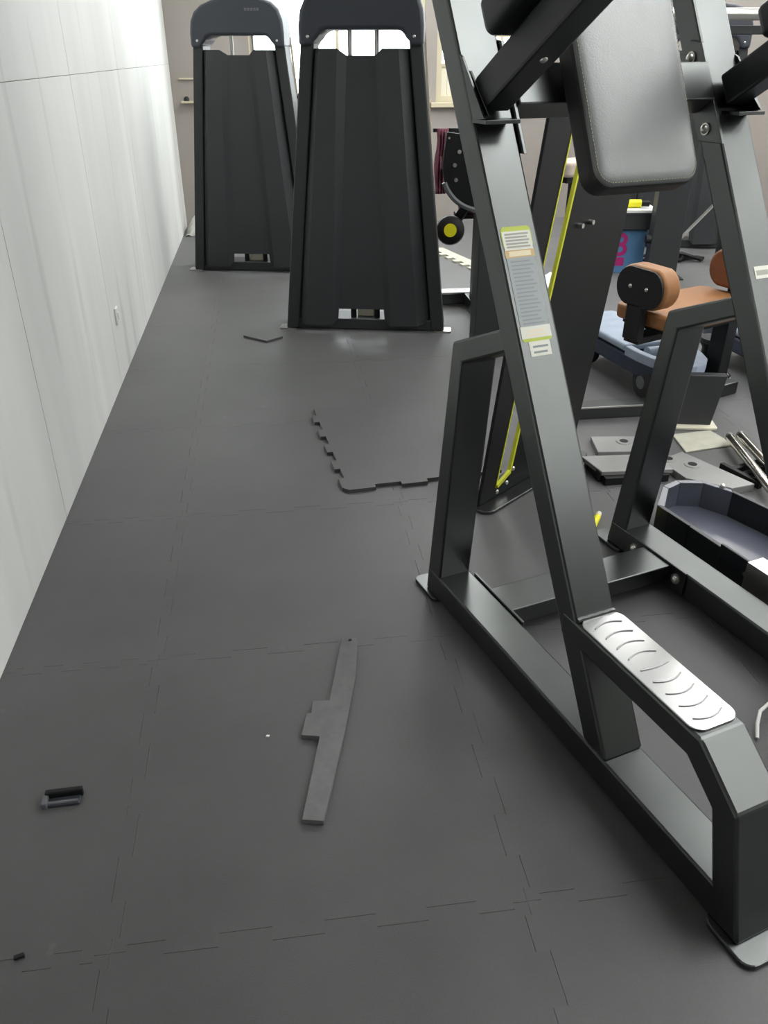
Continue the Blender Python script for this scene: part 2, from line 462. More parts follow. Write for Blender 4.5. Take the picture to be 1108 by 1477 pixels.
# ================================================================ FOREGROUND MACHINE
MA = R(-73.6)
mach = empty('plate_loaded_press', (0.413, 1.893, 0), MA)
tag(mach, 'large black steel press machine with padded backrest and foot steps, nearest on the right', 'gym machine')
P = 'satin_black_paint'
TW, TT = 0.102, 0.766          # tube width across, overall width of the base
SL = -0.586                    # lean of the uprights: ds/dz
def sides():
    yield 0.0, 1
    yield TT, -1
for t0, sg in sides():
    def T(a, t0=t0, sg=sg): return t0 + sg * a
    def ex(pts, a, b, name, m_, bev=0.005, parent=mach):
        return MB().prism(pts, *sorted((T(a), T(b)))).build(name, m_, parent, bev)
    ex([(-0.066, 0.012), (1.115, 0.012), (1.09, 0.088), (-0.06, 0.088)], 0.0, TW, 'base_rail', P)
    ex([(0.565, 0.352), (0.981, 0.352), (1.088, 0.270), (1.160, 0.012), (1.098, 0.012), (1.036, 0.238), (0.958, 0.296), (0.565, 0.296)], 0.0, TW + 0.004, 'front_step', P, 0.006)
    zt = 2.05
    f0 = 0.766
    ex([(f0, 0.089), (f0 + SL * (zt - 0.089), zt), (f0 - 0.076 + SL * (zt - 0.089), zt), (f0 - 0.076, 0.089)], 0.001, TW + 0.001, 'upright', P, 0.006)
    ex([(-0.074, 0.012), (0.023, 0.792), (0.230, 0.880), (0.262, 0.838), (0.070, 0.752), (-0.002, 0.012)], 0.0015, TW - 0.001, 'rear_post', P, 0.006)
    # foot plates
    pts = rrect(-0.135, 0.0, *sorted((T(-0.012), T(TW + 0.012))), 0.02)
    MB().prism(pts, 0.0, 0.012, 'z').build('foot_plate', P, mach, 0.002)
    pts = rrect(1.085, 1.203, *sorted((T(-0.014), T(TW + 0.016))), 0.026)
    MB().prism(pts, 0.0, 0.012, 'z').build('foot_plate', P, mach, 0.003)
    # stainless tread plate with pressed grip slots
    ya, yb = sorted((T(0.002), T(TW + 0.006)))
    tr = MB().prism(rrect(0.615, 0.968, ya, yb, 0.026, 7), 0.3525, 0.3565, 'z').build('tread_plate', 'steel', mach, 0.0012)
    lab(tr, 'shiny stainless steel tread plate with curved grip slots')
    for k in range(9):
        c = 0.652 + 0.285 * k / 8
        hw = 0.034
        vs_ = []
        arc = 0.010 if k != 4 else 0.004
        for q in range(9):
            e_ = -1 + 2 * q / 8
            vs_.append((c + arc * (1 - e_ * e_) * (1 if k > 3 else -1), (ya + yb) / 2 + hw * e_, 0.3572))
        MB().tube(vs_, 0.0016, 6).build('grip_slot', 'slot_dark', tr, smooth=True)
    # weld bead where the upright meets the step
    MB().tube([(0.614, T(0.004 + q * 0.0118), 0.357 + 0.0015 * (q % 2)) for q in range(9)], 0.0055, 6).build('weld', P, mach, smooth=True)
    # lower flange on the rail with its bolts
    ex([(0.03, 0.016), (0.285, 0.016), (0.285, 0.094), (0.03, 0.094)], TW, TW + 0.008, 'flange_plate', P, 0.002)
    for s_ in (0.068, 0.252):
        fl = MB().cyl((s_, T(TW + 0.008), 0.058), (s_, T(TW + 0.012), 0.058), 0.016, 18).dome((s_, T(TW + 0.012), 0.058), (0, sg, 0), 0.012, 0.010).build('bolt', 'zinc', mach, smooth=True)
    # upper flange on the upright
    z0, z1 = 1.215, 1.425
    def sf(z, o): return f0 + SL * (z - 0.089) + o
    fp = ex([(sf(z0, -0.070), z0), (sf(z0, 0.010), z0), (sf(z1, 0.010), z1), (sf(z1, -0.03), z1 + 0.004), (sf(z1 - 0.025, -0.074), z1 - 0.025)], TW + 0.001, TW + 0.010, 'flange_plate', P, 0.0015)
    for z_ in (1.243, 1.392):
        s_ = sf(z_, -0.034)
        MB().cyl((s_, T(TW + 0.010), z_), (s_, T(TW + 0.014), z_), 0.014, 18).dome((s_, T(TW + 0.014), z_), (0, sg, 0), 0.0105, 0.010).build('bolt', 'zinc', mach, smooth=True)
    # lever bracket on the front of the upright
    ex([(sf(1.40, 0.0), 1.40), (sf(1.40, 0.012), 1.395), (sf(1.28, 0.045), 1.285), (sf(1.28, 0.0), 1.28)], 0.002, 0.008, 'bracket_plate', P, 0.001)
    ex([(sf(1.37, 0.0), 1.37), (sf(1.37, 0.012), 1.37), (sf(1.29, 0.055), 1.29), (sf(1.29, 0.0), 1.29)], 0.012, 0.018, 'bracket_plate', P, 0.001)
    ex([(sf(1.28, -0.002), 1.275), (sf(1.28, 0.055), 1.275), (sf(1.28, 0.055), 1.283), (sf(1.28, -0.002), 1.283)], 0.002, 0.084, 'bracket_plate', P, 0.001)
    # lever arm rising towards the viewer
    A0 = Vector((0.058, T(0.050), 1.325)); A1 = Vector((0.70, T(0.050), 1.705))
    arm = MB().beam(A0, A1, 0.066, 0.072).build('lever_arm', 'lever_black', mach, 0.006)
    dv = (A1 - A0).normalized(); nv = Vector((-dv.z, 0, dv.x))
    q = A0 + dv * 0.17 - nv * 0.012 - Vector((0, 0.033 * 1, 0))
    MB().dome(A0 + dv * 0.19 - nv * 0.036, -nv, 0.008, 0.005).build('bolt', 'zinc', arm, smooth=True)
    # shoulder pad on top of the arm
    L_ = 0.34
    prof = rrect(-0.055, 0.055, -0.040, 0.036, 0.018, 5)
    pm = MB().prism(prof, 0.0, L_, 'z')
    M4 = Matrix(((0, nv.x, dv.x, 0), (1, 0, 0, 0), (0, nv.z, dv.z, 0), (0, 0, 0, 1)))
    o_ = A0 + dv * 0.125 + nv * 0.082 - Vector((0, sg * 0.02, 0))
    M4.translation = o_
    pm.xform(M4)
    pm.build('shoulder_pad', 'lever_black', mach, 0.016, 3, smooth=True)
    MB().beam(A0 + dv * 0.2 + nv * 0.03, A0 + dv * 0.42 + nv * 0.03, 0.05, 0.008).build('pad_bracket', 'zinc', mach)

# crossbars
MB().box(0.105, 0.222, TW + 0.008, TT - TW - 0.008, 0.036, 0.087).build('crossbar', P, mach, 0.004)
cq = math.atan(-SL)
cdir = Vector((-math.sin(cq), 0, math.cos(cq))); cnor = Vector((math.cos(cq), 0, math.sin(cq)))
cc = Vector((0.020, 0, 1.330))
cpts = [cc + cdir * a_ + cnor * b_ for a_, b_ in ((-0.045, -0.034), (-0.045, 0.034), (0.045, 0.034), (0.045, -0.034))]
MB().prism([(p_.x, p_.z) for p_ in cpts], TW + 0.010, TT - TW - 0.010).build('crossbar', P, mach, 0.004)
# backrest pad
tl = R(27)
pa = Vector((0.17, 0, 1.29))
ax = Vector((-math.sin(tl), 0, math.cos(tl)))       # along the pad, upwards
nn = Vector((math.cos(tl), 0, math.sin(tl)))        # out of the pad
def padM(off):
    M4 = Matrix(((0, ax.x, nn.x, 0), (1, 0, 0, 0), (0, ax.z, nn.z, 0), (0, 0, 0, 1)))
    M4.translation = pa + nn * off
    return M4
P0, P1, Q0, Q1 = 0.212, 0.494, -0.150, 0.52
bp = MB().prism(rrect(P0, P1, Q0, Q1, 0.042, 8), -0.062, -0.006, 'z').xform(padM(0)).build('back_pad', 'leather_side', mach, 0.010, 3, smooth=True)
top = MB()
# gently domed leather face
nx_, ny_ = 18, 36
outl = rrect(P0 + 0.003, P1 - 0.003, Q0 + 0.003, Q1 - 0.003, 0.040, 10)
cen = ((P0 + P1) / 2, (Q0 + Q1) / 2)
rings = [(1.0, -0.012), (0.995, -0.006), (0.97, -0.002), (0.92, 0.001), (0.8, 0.004), (0.55, 0.006), (0.25, 0.0065)]
n = len(outl)
vs_ = []
for k, z in rings:
    ins = (1 - k) * 0.12
    for x, y in outl:
        vx, vy = x - cen[0], y - cen[1]
        L1 = max(abs(vx) / ((P1 - P0) / 2), abs(vy) / ((Q1 - Q0) / 2))
        hx, hy = (P1 - P0) / 2, (Q1 - Q0) / 2
        kx = max(0.02, (hx - ins) / hx); ky = max(0.02, (hy - ins) / hy)
        vs_.append((cen[0] + vx * kx, cen[1] + vy * ky, z))
fs_ = [tuple((len(rings) - 1) * n + i for i in range(n))]
for j in range(len(rings) - 1):
    fs_ += [(j * n + i, j * n + (i + 1) % n, (j + 1) * n + (i + 1) % n, (j + 1) * n + i) for i in range(n)]
top.add(vs_, fs_).xform(padM(0))
lab(top.build('pad_face', 'leather', bp, smooth=True), 'grey leather face of the backrest')
st_pts = [(x, y, 0.0) for x, y in rrect(P0 + 0.009, P1 - 0.009, Q0 + 0.009, Q1 - 0.009, 0.036, 10)]
stm = MB()
ring = [Vector(p) for p in st_pts] + [Vector(st_pts[0])]
segs = []
for a, b in zip(ring[:-1], ring[1:]):
    L = (b - a).length; k = max(1, int(L / 0.008))
    for q in range(k):
        p0 = a.lerp(b, (q + 0.12) / k); p1 = a.lerp(b, (q + 0.75) / k)
        stm.beam(p0 - Vector((0, 0, 0.0008)), p1 - Vector((0, 0, 0.0008)), 0.0016, 0.0022)
stm.xform(padM(0)).build('stitching', 'stitch', bp)
# pad mount
MB().box(0.045, 0.12, 0.29, 0.42, 1.295, 1.36).build('pad_mount', P, mach, 0.004)

# warning label on the near upright
fd = Vector((SL, 0, 1)).normalized()            # up along the upright
fn = Vector((fd.z, 0, -fd.x))                   # out of its front face
def labM(z, side=0.0):
    M4 = Matrix(((0, fd.x, fn.x, 0), (1, 0, 0, 0), (0, fd.z, fn.z, 0), (0, 0, 0, 1)))
    M4.translation = Vector((f0 + SL * (z - 0.089), 0.0, z)) + fn * 0.0004
    return M4
wl_ = empty('warning_label'); wl_.parent = mach
LM = labM(0.862)
LL = 0.222 / 1.0
def sheet(x0, x1, y0, y1, name, m_, parent, r=0.0, h0=0.0, h1=0.0006):
    pts = rrect(x0, x1, y0, y1, r) if r else [(x0, y0), (x1, y0), (x1, y1), (x0, y1)]
    return MB().prism(pts, h0, h1, 'z').xform(LM).build(name, m_, parent)
x0, x1 = 0.012, 0.086
sheet(x0, x1, 0.208, 0.256, 'label_header', 'label_green', wl_, 0.010)
sheet(x0 + 0.002, x1 - 0.002, 0.206, 0.246, 'label_panel', 'label_white', wl_, 0, 0.0006, 0.0010)
for k in range(5):
    sheet(x0 + 0.008, x1 - 0.008 - 0.004 * (k % 2), 0.2105 + k * 0.0068, 0.2145 + k * 0.0068, 'text_line', 'label_ink', wl_, 0, 0.001, 0.0012)
sheet(x0 + 0.001, x1 - 0.001, 0.190, 0.206, 'label_band', 'label_tan', wl_)
sheet(x0 + 0.010, x1 - 0.010, 0.1925, 0.2035, 'label_band_print', 'tan_ink', wl_, 0, 0.0006, 0.0009)
sheet(x0 + 0.002, x1 - 0.002, 0.042, 0.190, 'label_panel', 'label_grey', wl_)
for k in range(17):
    w_ = 0.016 * ((k * 7) % 5) / 5
    sheet(x0 + 0.010, x1 - 0.010 - w_, 0.047 + k * 0.0083, 0.0500 + k * 0.0083, 'text_line', 'label_ink_faint', wl_, 0, 0.0006, 0.0008)
sheet(x0, x1, 0.010, 0.042, 'label_footer', 'label_green', wl_, 0.008)
sheet(x0, x1, 0.017, 0.0425, 'label_panel', 'label_white', wl_, 0, 0.0006, 0.0010)
for k in range(2):
    sheet(x0 + 0.010 + 0.006 * k, x1 - 0.012 - 0.004 * k, 0.022 + k * 0.0085, 0.0255 + k * 0.0085, 'text_line', 'tan_ink', wl_, 0, 0.001, 0.0012)
sheet(x0 + 0.014, x1 - 0.008, -0.022, 0.010, 'label_tag', 'label_white', wl_)
for k in range(2):
    sheet(x0 + 0.022, x1 - 0.018 + 0.004 * k, -0.016 + k * 0.012, -0.0115 + k * 0.012, 'text_line', 'label_ink_faint', wl_, 0, 0.0006, 0.0008)
lab(wl_, 'long warning sticker with green border and fine print')
# plate on the far upright
LM = labM(0.93)
sheet(0.685, 0.755, 0.0, 0.030, 'maker_plate', 'label_white', mach)
sheet(0.690, 0.750, 0.008, 0.020, 'maker_plate_print', 'label_ink', mach, 0, 0.0006, 0.0009)

# ================================================================ WEIGHT TOWERS
def make_tower():
    t = empty('weight_tower')
    FP = 'tower_frame_paint'
    for sg in (-1, 1):
        pts = [(sg * 0.4575, 0.008), (sg * 0.303, 1.46), (sg * 0.236, 1.46), (sg * 0.385, 0.008)]
        MB().prism(pts, -0.02, 0.17).build('side_frame', FP, t, 0.008)
        MB().prism(rrect(*sorted((sg * 0.40, sg * 0.50)), -0.03, 0.06, 0.012), 0.0, 0.008, 'z').build('foot_plate', 'zinc', t)
        # pale guide rail down the outer rear edge
        MB().beam((sg * 0.43, 0.19, 0.05), (sg * 0.305, 0.19, 1.5), 0.012, 0.02, (0, 1, 0)).build('edge_trim', 'frame_beige', t)
    MB().box(-0.386, 0.386, -0.012, 0.16, 0.006, 0.066).build('base_bar', FP, t, 0.004)
    cols = [(-.402, -.252, 0.045, .04, 1.424), (-.335, -.205, -.045, .04, 1.424), (-.185, -.118, -.045, .04, 1.424), (-.150, -.072, -.018, .075, 1.394),
            (-.146, -.070, -.018, .13, 1.394), (.112, .068, -.018, .13, 1.394), (.116, .070, -.018, .075, 1.394), (.150, .105, -.045, .04, 1.424),
            (.304, .186, -.045, .045, 1.424), (.392, .252, 0.045, .045, 1.424)]
    mb = MB(); vs_ = []
    for ub, ut, y, zb, zt in cols:
        vs_ += [(ub, y - 0.018, zb), (ut, y - 0.018, zt)]
    mb.add(vs_, [(2 * i, 2 * i + 2, 2 * i + 3, 2 * i + 1) for i in range(len(cols) - 1)])
    o = mb.build('shroud_panel', 'dark_shroud', t, solid=0.006)
    lab(o, 'ribbed dark grey plastic shroud panel')
    out = [(-.308, 1.435), (-.308, 1.52), (-.298, 1.585), (-.272, 1.635), (-.225, 1.672), (-.15, 1.70), (-.05, 1.722), (.05, 1.726), (.15, 1.716), (.235, 1.69), (.28, 1.65), (.302, 1.59), (.308, 1.52), (.308, 1.435),
           (.244, 1.435), (.238, 1.455), (.222, 1.47), (.205, 1.497), (.18, 1.505), (-.165, 1.505), (-.195, 1.497), (-.215, 1.47), (-.232, 1.455), (-.240, 1.435)]
    h = MB().prism(out, -0.055, 0.21).build('hood', 'hood_plastic', t, 0.018, 3, smooth=True)
    for sg in (-1, 1):
        MB().dome((sg * 0.262, -0.055, 1.475), (0, -1, 0), 0.008, 0.004).build('screw', 'zinc', h, smooth=True)
        MB().cyl((sg * 0.068, 0.075, 0.06), (sg * 0.068, 0.075, 1.52), 0.011, 12).build('guide_rod', 'zinc', t, smooth=True)
        MB().cyl((sg * 0.068, 0.03, 0.06), (sg * 0.068, 0.03, 0.16), 0.017, 12).build('rod_bumper', 'matte_black', t, smooth=True)
    MB().box(-0.048, 0.048, 0.05, 0.10, 0.066, 0.13).build('stack_stop', 'cream', t, 0.004)
    return t
tw = make_tower()
tw.location = (0.511, 4.602, 0); tw.rotation_euler = (0, 0, R(-12.0))
t2 = copy_tree(tw); t2.location = (-0.122, 6.17, 0); t2.rotation_euler = (0, 0, R(-12.3))
t4 = copy_tree(tw); t4.location = (3.30, 6.55, 0); t4.rotation_euler = (0, 0, R(-14))
tag(tw, 'dark grey ribbed weight stack tower, the nearer one left of the press machine', 'gym machine', 'weight stack towers')
tag(t2, 'dark grey weight stack tower farther back beside the white wall', 'gym machine', 'weight stack towers')
tag(t4, 'dark weight stack tower seen behind the backrest pad, farthest right', 'gym machine', 'weight stack towers')
# faint maker lettering on the hood of the far tower
hd = [c for c in t2.children if c.name.startswith('hood')][0]
for k in range(5):
    MB().box(0.062 + k * 0.020, 0.077 + k * 0.020, -0.0562, -0.0545, 1.640, 1.656).build('maker_letter', 'caster_grey', hd)
# pulley ring and handle on the right of the far tower
MB().tube([(0.43 + 0.055 * math.cos(a * math.pi / 8), 0.02, 1.15 + 0.02 * math.sin(a * math.pi / 8)) for a in range(17)], 0.014, 8).build('pulley_ring', 'matte_black', t2, smooth=True)
MB().box(0.38, 0.46, -0.01, 0.05, 1.17, 1.26).build('pulley_bracket', 'matte_black', t2, 0.006)
MB().lathe((0.475, 0.0, 1.15), (0, 0, 1), [(0, 0.014), (0.06, 0.022), (0.065, 0.03), (0.095, 0.034), (0.11, 0.02)], 14).build('pulley_knob', 'zinc', t2, smooth=True)

# ================================================================ LEANING SHROUD WITH YELLOW TRIM
sm = empty('slotted_shroud_machine', (0.663, 2.42, 0), R(39.12))
tag(sm, 'black leaning machine shroud with a yellow-edged slot, behind the near upright', 'gym machine')
ZT = 1.275
sl_l = lambda z: 0.086 + 0.233 * z
sl_r = lambda z: 0.158 + 0.250 * z
ed_l = lambda z: 0.0 + 0.185 * z
ed_r = lambda z: 0.610 + 0.205 * z
def quad(fa, fb, z0, z1): return [(fa(z0), z0), (fb(z0), z0), (fb(z1), z1), (fa(z1), z1)]
MB().prism(quad(ed_l, sl_l, 0.05, ZT), 0.0, 0.012).build('shroud_panel', 'shroud_black', sm, 0.003)
MB().prism(quad(sl_r, ed_r, 0.05, ZT), 0.0, 0.012).build('shroud_panel', 'shroud_black', sm, 0.003)
MB().prism(quad(ed_l, ed_r, 0.012, 0.05), 0.0, 0.05).build('bottom_rail', 'shroud_black', sm, 0.003)
MB().prism(quad(ed_l, ed_r, ZT, ZT + 0.06), -0.004, 0.055).build('top_cap', 'shroud_black', sm, 0.008)
MB().prism(rrect(-0.02, 0.66, -0.06, 0.10, 0.04), 0.0, 0.012, 'z').build('base_plate', 'satin_black_paint', sm, 0.003)
MB().prism(quad(lambda z: sl_l(z) - 0.003, lambda z: sl_l(z) + 0.003, 0.05, ZT), -0.002, 0.010).build('slot_trim', 'yellow_trim', sm)
MB().prism(quad(lambda z: sl_r(z) - 0.004, lambda z: sl_r(z) + 0.006, 0.085, ZT), -0.003, 0.010).build('slot_trim', 'yellow_trim', sm)
MB().beam((sl_l(0.055), -0.002, 0.055), (sl_r(0.085) - 0.004, -0.002, 0.088), 0.012, 0.012).build('slot_trim', 'yellow_trim', sm)
for u_, z_ in ((0.467, 0.901), (0.533, 0.904)):
    MB().cyl((u_, 0.0, z_), (u_, -0.018, z_), 0.008, 10).build('bolt', 'zinc', sm, smooth=True)
for u_, z_ in ((0.108, 0.03), (0.165, 0.045), (0.2, 0.09)):
    MB().dome((u_, 0.0, z_), (0, -1, 0), 0.009, 0.006).build('bolt', 'zinc', sm, smooth=True)

# ================================================================ MACHINE BEHIND THE NEAR TOWER
lc = empty('cam_disc_machine', (1.15, 4.75, 0), R(0))
tag(lc, 'black machine with a perforated cam disc and yellow-capped roller right of the near tower', 'gym machine')
MB().box(-0.085, 0.12, -0.55, -0.43, 0.0, 0.86).build('upright', 'tower_frame_paint', lc, 0.006)
MB().box(-0.12, 0.34, 0.27, 0.36, 0.012, 0.085).build('base_bar', 'satin_black_paint', lc, 0.006)
MB().box(-0.12, 0.34, 0.268, 0.362, 0.085, 0.091).build('base_strip', 'white_plastic', lc, 0.002)
MB().box(0.04, 0.12, -0.43, 0.36, 0.012, 0.085).build('base_bar', 'satin_black_paint', lc, 0.006)
MB().box(0.04, 0.12, 0.05, 0.13, 0.085, 0.90).build('post', 'tower_frame_paint', lc, 0.006)
pts = [(0.28, 0.0 + 0.0)]
disc = [(-0.155, 1.035), (-0.02, 1.015)] + [(0.16 + 0.05, 1.0)] + [(0.21, 0.66)]
arc = []
for k in range(13):
    a = R(262 - k * (262 - 168) / 12)
    arc.append((0.06 + 0.235 * math.cos(a), 0.86 + 0.235 * math.sin(a)))
cam_poly = [(0.21, 1.0), (0.21, 0.66)] + arc + [(-0.155, 1.03), (-0.02, 1.012)]
cd = MB().prism(cam_poly, 0.02, 0.045).build('cam_disc', 'shroud_black', lc, 0.003)
for x_, z_ in ((-0.085, 0.93), (-0.108, 0.862), (-0.098, 0.785), (-0.145, 1.0)):
    MB().cyl((x_, 0.0195, z_), (x_, 0.012, z_), 0.011 if x_ > -0.14 else 0.006, 14).build('pin_hole', 'zinc', cd, smooth=True)
MB().tube([(0.06 + 0.238 * math.cos(R(262 - k * 5)), 0.03, 0.86 + 0.238 * math.sin(R(262 - k * 5))) for k in range(13)], 0.016, 8).build('rim', 'caster_grey', cd, smooth=True)
ro = MB().lathe((-0.112, 0.05, 0.508), (0.21, 0.96, -0.17), [(0, 0.058), (0.012, 0.078), (0.05, 0.084), (0.2, 0.084), (0.21, 0.07)], 24).build('roller', 'matte_black', lc, smooth=True)
MB().cyl((-0.112, 0.0505, 0.508), (-0.1135, 0.0435, 0.509), 0.037, 28).build('roller_cap', 'yellow_cap', ro)
MB().beam((-0.075, 0.22, 0.48), (0.08, 0.12, 0.75), 0.05, 0.05).build('roller_arm', 'matte_black', lc, 0.005)
MB().box(-0.16, -0.06, 0.40, 0.42, 1.0, 1.02).box(-0.07, 0.10, 0.40, 0.42, 0.86, 1.02).box(0.06, 0.10, 0.10, 0.42, 0.86, 0.89).build('hanger_arm', 'matte_black', lc)
# pink cloths on it
def cloth(name, w, hgt, fold, m_, loc, rz, label, cat):
    nx, nz = 16, 12
    vs_ = []
    for j in range(nz + 1):
        for i in range(nx + 1):
            x = (i / nx - 0.5) * w * (1 - 0.15 * math.sin(j * 0.7))
            vs_.append((x, fold * math.sin(i * 1.5 + j * 0.25) + 0.006 * random.uniform(-1, 1), -hgt * j / nz))
    fs_ = [(j * (nx + 1) + i, j * (nx + 1) + i + 1, (j + 1) * (nx + 1) + i + 1, (j + 1) * (nx + 1) + i) for j in range(nz) for i in range(nx)]
    o = MB().add(vs_, fs_).build(name, m_, None, smooth=True, solid=0.004)
    o.location = loc; o.rotation_euler = (0, 0, rz)
    tag(o, label, cat)
    return o
cloth('cloth', 0.07, 0.36, 0.015, 'pink_cloth', (1.04, 5.128, 1.022), 0.0, 'narrow pink cloth hanging right of the near tower, behind the cam disc', 'cloth')
bag = MB().lathe((1.20, 5.02, 0.565), (0, 0, 1), [(0, 0.03), (0.012, 0.062), (0.05, 0.08), (0.09, 0.075), (0.125, 0.05), (0.14, 0.02)], 18)
bag.v = [(x + random.uniform(-1, 1) * 0.006, y + random.uniform(-1, 1) * 0.006, z) for x, y, z in bag.v]
bag = bag.build('cloth_bundle', 'pink_cloth', None, smooth=True)
tag(bag, 'bundled pink cloth tucked under the cam disc', 'cloth')
MB().box(1.12, 1.28, 4.94, 5.10, 0.545, 0.565).build('support_plate', 'matte_black', None)
sp = bpy.data.objects['support_plate']
sp.parent = lc; sp.location = (-1.15, -4.75, 0)

# ================================================================ SEAT MACHINE (orange)
se = empty('orange_seat_machine', (1.74, 3.22, 0), R(24))
tag(se, 'gym machine with orange leather seat and side pads behind the far rear post', 'gym machine')
MB().prism(rrect(-0.27, 0.30, -0.16, 0.17, 0.05), 0.425, 0.485, 'z').build('seat_pad', 'orange_leather', se, 0.012, 3, smooth=True)
MB().box(-0.24, 0.27, -0.13, 0.13, 0.405, 0.425).build('seat_board', 'matte_black', se, 0.003)
MB().box(0.25, 0.32, -0.04, 0.04, 0.06, 0.405).build('seat_post', 'matte_black', se, 0.005)
MB().box(0.20, 0.42, -0.04, 0.04, 0.0, 0.06).build('base_bar', 'satin_black_paint', se, 0.005)
for sx, m_, nm in ((-0.265, 'orange_leather', 'l'), (0.30, 'brown_leather', 'r')):
    pts = []
    for k in range(24):
        a = 2 * math.pi * k / 24
        pts.append((0.05 * (1 if math.cos(a) >= 0 else -1) + 0.078 * math.cos(a), 0.585 + 0.083 * math.sin(a)))
    sd = -1 if sx < 0 else 1
    p_ = MB().prism(pts, sx - 0.045, sx + 0.045, 'x').build('side_pad', m_, se, 0.014, 3, smooth=True)
    pts2 = [(0.0 + (y_ - 0.0) * 0.93, 0.585 + (z_ - 0.585) * 0.93) for y_, z_ in pts]
    e_ = MB().prism(pts2, *sorted((sx + sd * 0.045, sx + sd * 0.056)), 'x').build('pad_backing', 'matte_black', p_, 0.002)
    for y_ in (-0.04, 0.045):
        MB().dome((sx + sd * 0.056, y_, 0.585), (sd, 0, 0), 0.009, 0.006).build('screw', 'zinc', p_, smooth=True)
    MB().box(*sorted((sx + sd * 0.056, sx + sd * 0.016)), -0.03, 0.05, 0.37, 0.52).build('pad_bracket', 'matte_black', se, 0.004)
MB().box(-0.31, 0.34, -0.03, 0.05, 0.355, 0.385).build('pad_crossbar', 'matte_black', se, 0.004)

# ================================================================ DOLLIES
def make_dolly():
    t = empty('transport_dolly')
    # deck: pale blue moulding, flat behind, with a tapered open nose holding a grip roller
    MB().prism([(-0.15, -0.10), (0.15, -0.10), (0.15, 0.34), (0.11, 0.44), (-0.11, 0.44), (-0.15, 0.34)], 0.18, 0.215, 'z').build('deck', 'blue_plastic', t, 0.012, 3, smooth=True)
    fr = MB()
    arc = [(-0.15, -0.10), (-0.148, -0.20), (-0.135, -0.29), (-0.105, -0.37), (-0.055, -0.425), (0.0, -0.44), (0.055, -0.425), (0.105, -0.37), (0.135, -0.29), (0.148, -0.20), (0.15, -0.10)]
    inner = [(x * 0.76, -0.10 + (y + 0.10) * 0.80) for x, y in reversed(arc)]
    fr.prism(arc + inner, 0.165, 0.210, 'z').build('nose_frame', 'blue_plastic', t, 0.006, 2)
    MB().prism([(x * 0.80, -0.10 + (y + 0.10) * 0.84) for x, y in arc], 0.150, 0.166, 'z').build('recess', 'blue_dark', t)
    MB().cyl((-0.085, -0.185, 0.193), (0.085, -0.185, 0.193), 0.030, 16).build('grip', 'blue_plastic', t, smooth=True)
    MB().prism([(x * 0.97, y * 0.97 if y < -0.1 else y) for x, y in arc] + [(0.145, 0.34), (0.105, 0.43), (-0.105, 0.43), (-0.145, 0.34)], 0.095, 0.172, 'z').build('skirt', 'blue_dark', t, 0.012, 3, smooth=True)
    for sx in (-1, 1):
        for y_ in (-0.24, 0.28):
            w = MB().lathe((sx * 0.105 - 0.03, y_, 0.078), (1, 0, 0), [(0, 0.05), (0.005, 0.073), (0.014, 0.078), (0.046, 0.078), (0.055, 0.073), (0.06, 0.05)], 22).build('wheel', 'tyre', t, smooth=True)
            MB().cyl((sx * 0.105 - 0.033, y_, 0.078), (sx * 0.105 + 0.033, y_, 0.078), 0.032, 16).build('hub', 'caster_grey', w, smooth=True)
    return t
d1 = make_dolly()
d1.location = (1.745, 3.62, 0); d1.rotation_euler = (0, 0, R(10))
d2 = copy_tree(d1); d2.location = (2.42, 3.56, 0); d2.rotation_euler = (0, 0, R(8))
tag(d1, 'blue-grey plastic dolly with black wheels, left of the orange seat post', 'dolly', 'blue plastic dollies')
tag(d2, 'blue-grey plastic dolly with black wheels, half hidden by the far upright', 'dolly', 'blue plastic dollies')

# black round base between the dollies
rb = empty('round_pedestal', (2.10, 3.56, 0)); tag(rb, 'short black pedestal with a chrome rim under the orange seat', 'pedestal')
MB().lathe((0, 0, 0.0), (0, 0, 1), [(0, 0.10), (0.02, 0.10), (0.04, 0.06), (0.16, 0.055), (0.19, 0.075), (0.21, 0.07)], 22).build('body', 'matte_black', rb, smooth=True)
MB().tube([(0.10 * math.cos(a * math.pi / 12), 0.10 * math.sin(a * math.pi / 12), 0.022) for a in range(25)], 0.006, 6).build('rim', 'chrome', rb, smooth=True)

# ================================================================ FLOOR LEVEL, RIGHT SIDE
bb = empty('floor_beam', (1.55, 3.19, 0)); tag(bb, 'low dark steel beam lying across the floor before the blue dolly', 'steel beam')
MB().box(-0.36, 0.10, -0.045, 0.045, 0.0, 0.055).build('tube', 'satin_black_paint', bb, 0.005)
MB().box(-0.36, 0.10, -0.046, -0.040, 0.050, 0.0565).build('edge_strip', 'zinc', bb)

gp = empty('flat_post', (1.76, 3.02, 0), R(-12)); tag(gp, 'short flat dark green-grey steel post standing on a foot plate, right of the rear post', 'post')
MB().prism([(-0.085, 0.012), (0.065, 0.012), (0.095, 0.235), (-0.060, 0.235)], -0.02, 0.02).build('blade', 'dark_shroud', gp, 0.004)
MB().prism(rrect(-0.13, 0.09, -0.05, 0.05, 0.015), 0.0, 0.012, 'z').build('foot_plate', 'cream', gp, 0.003)

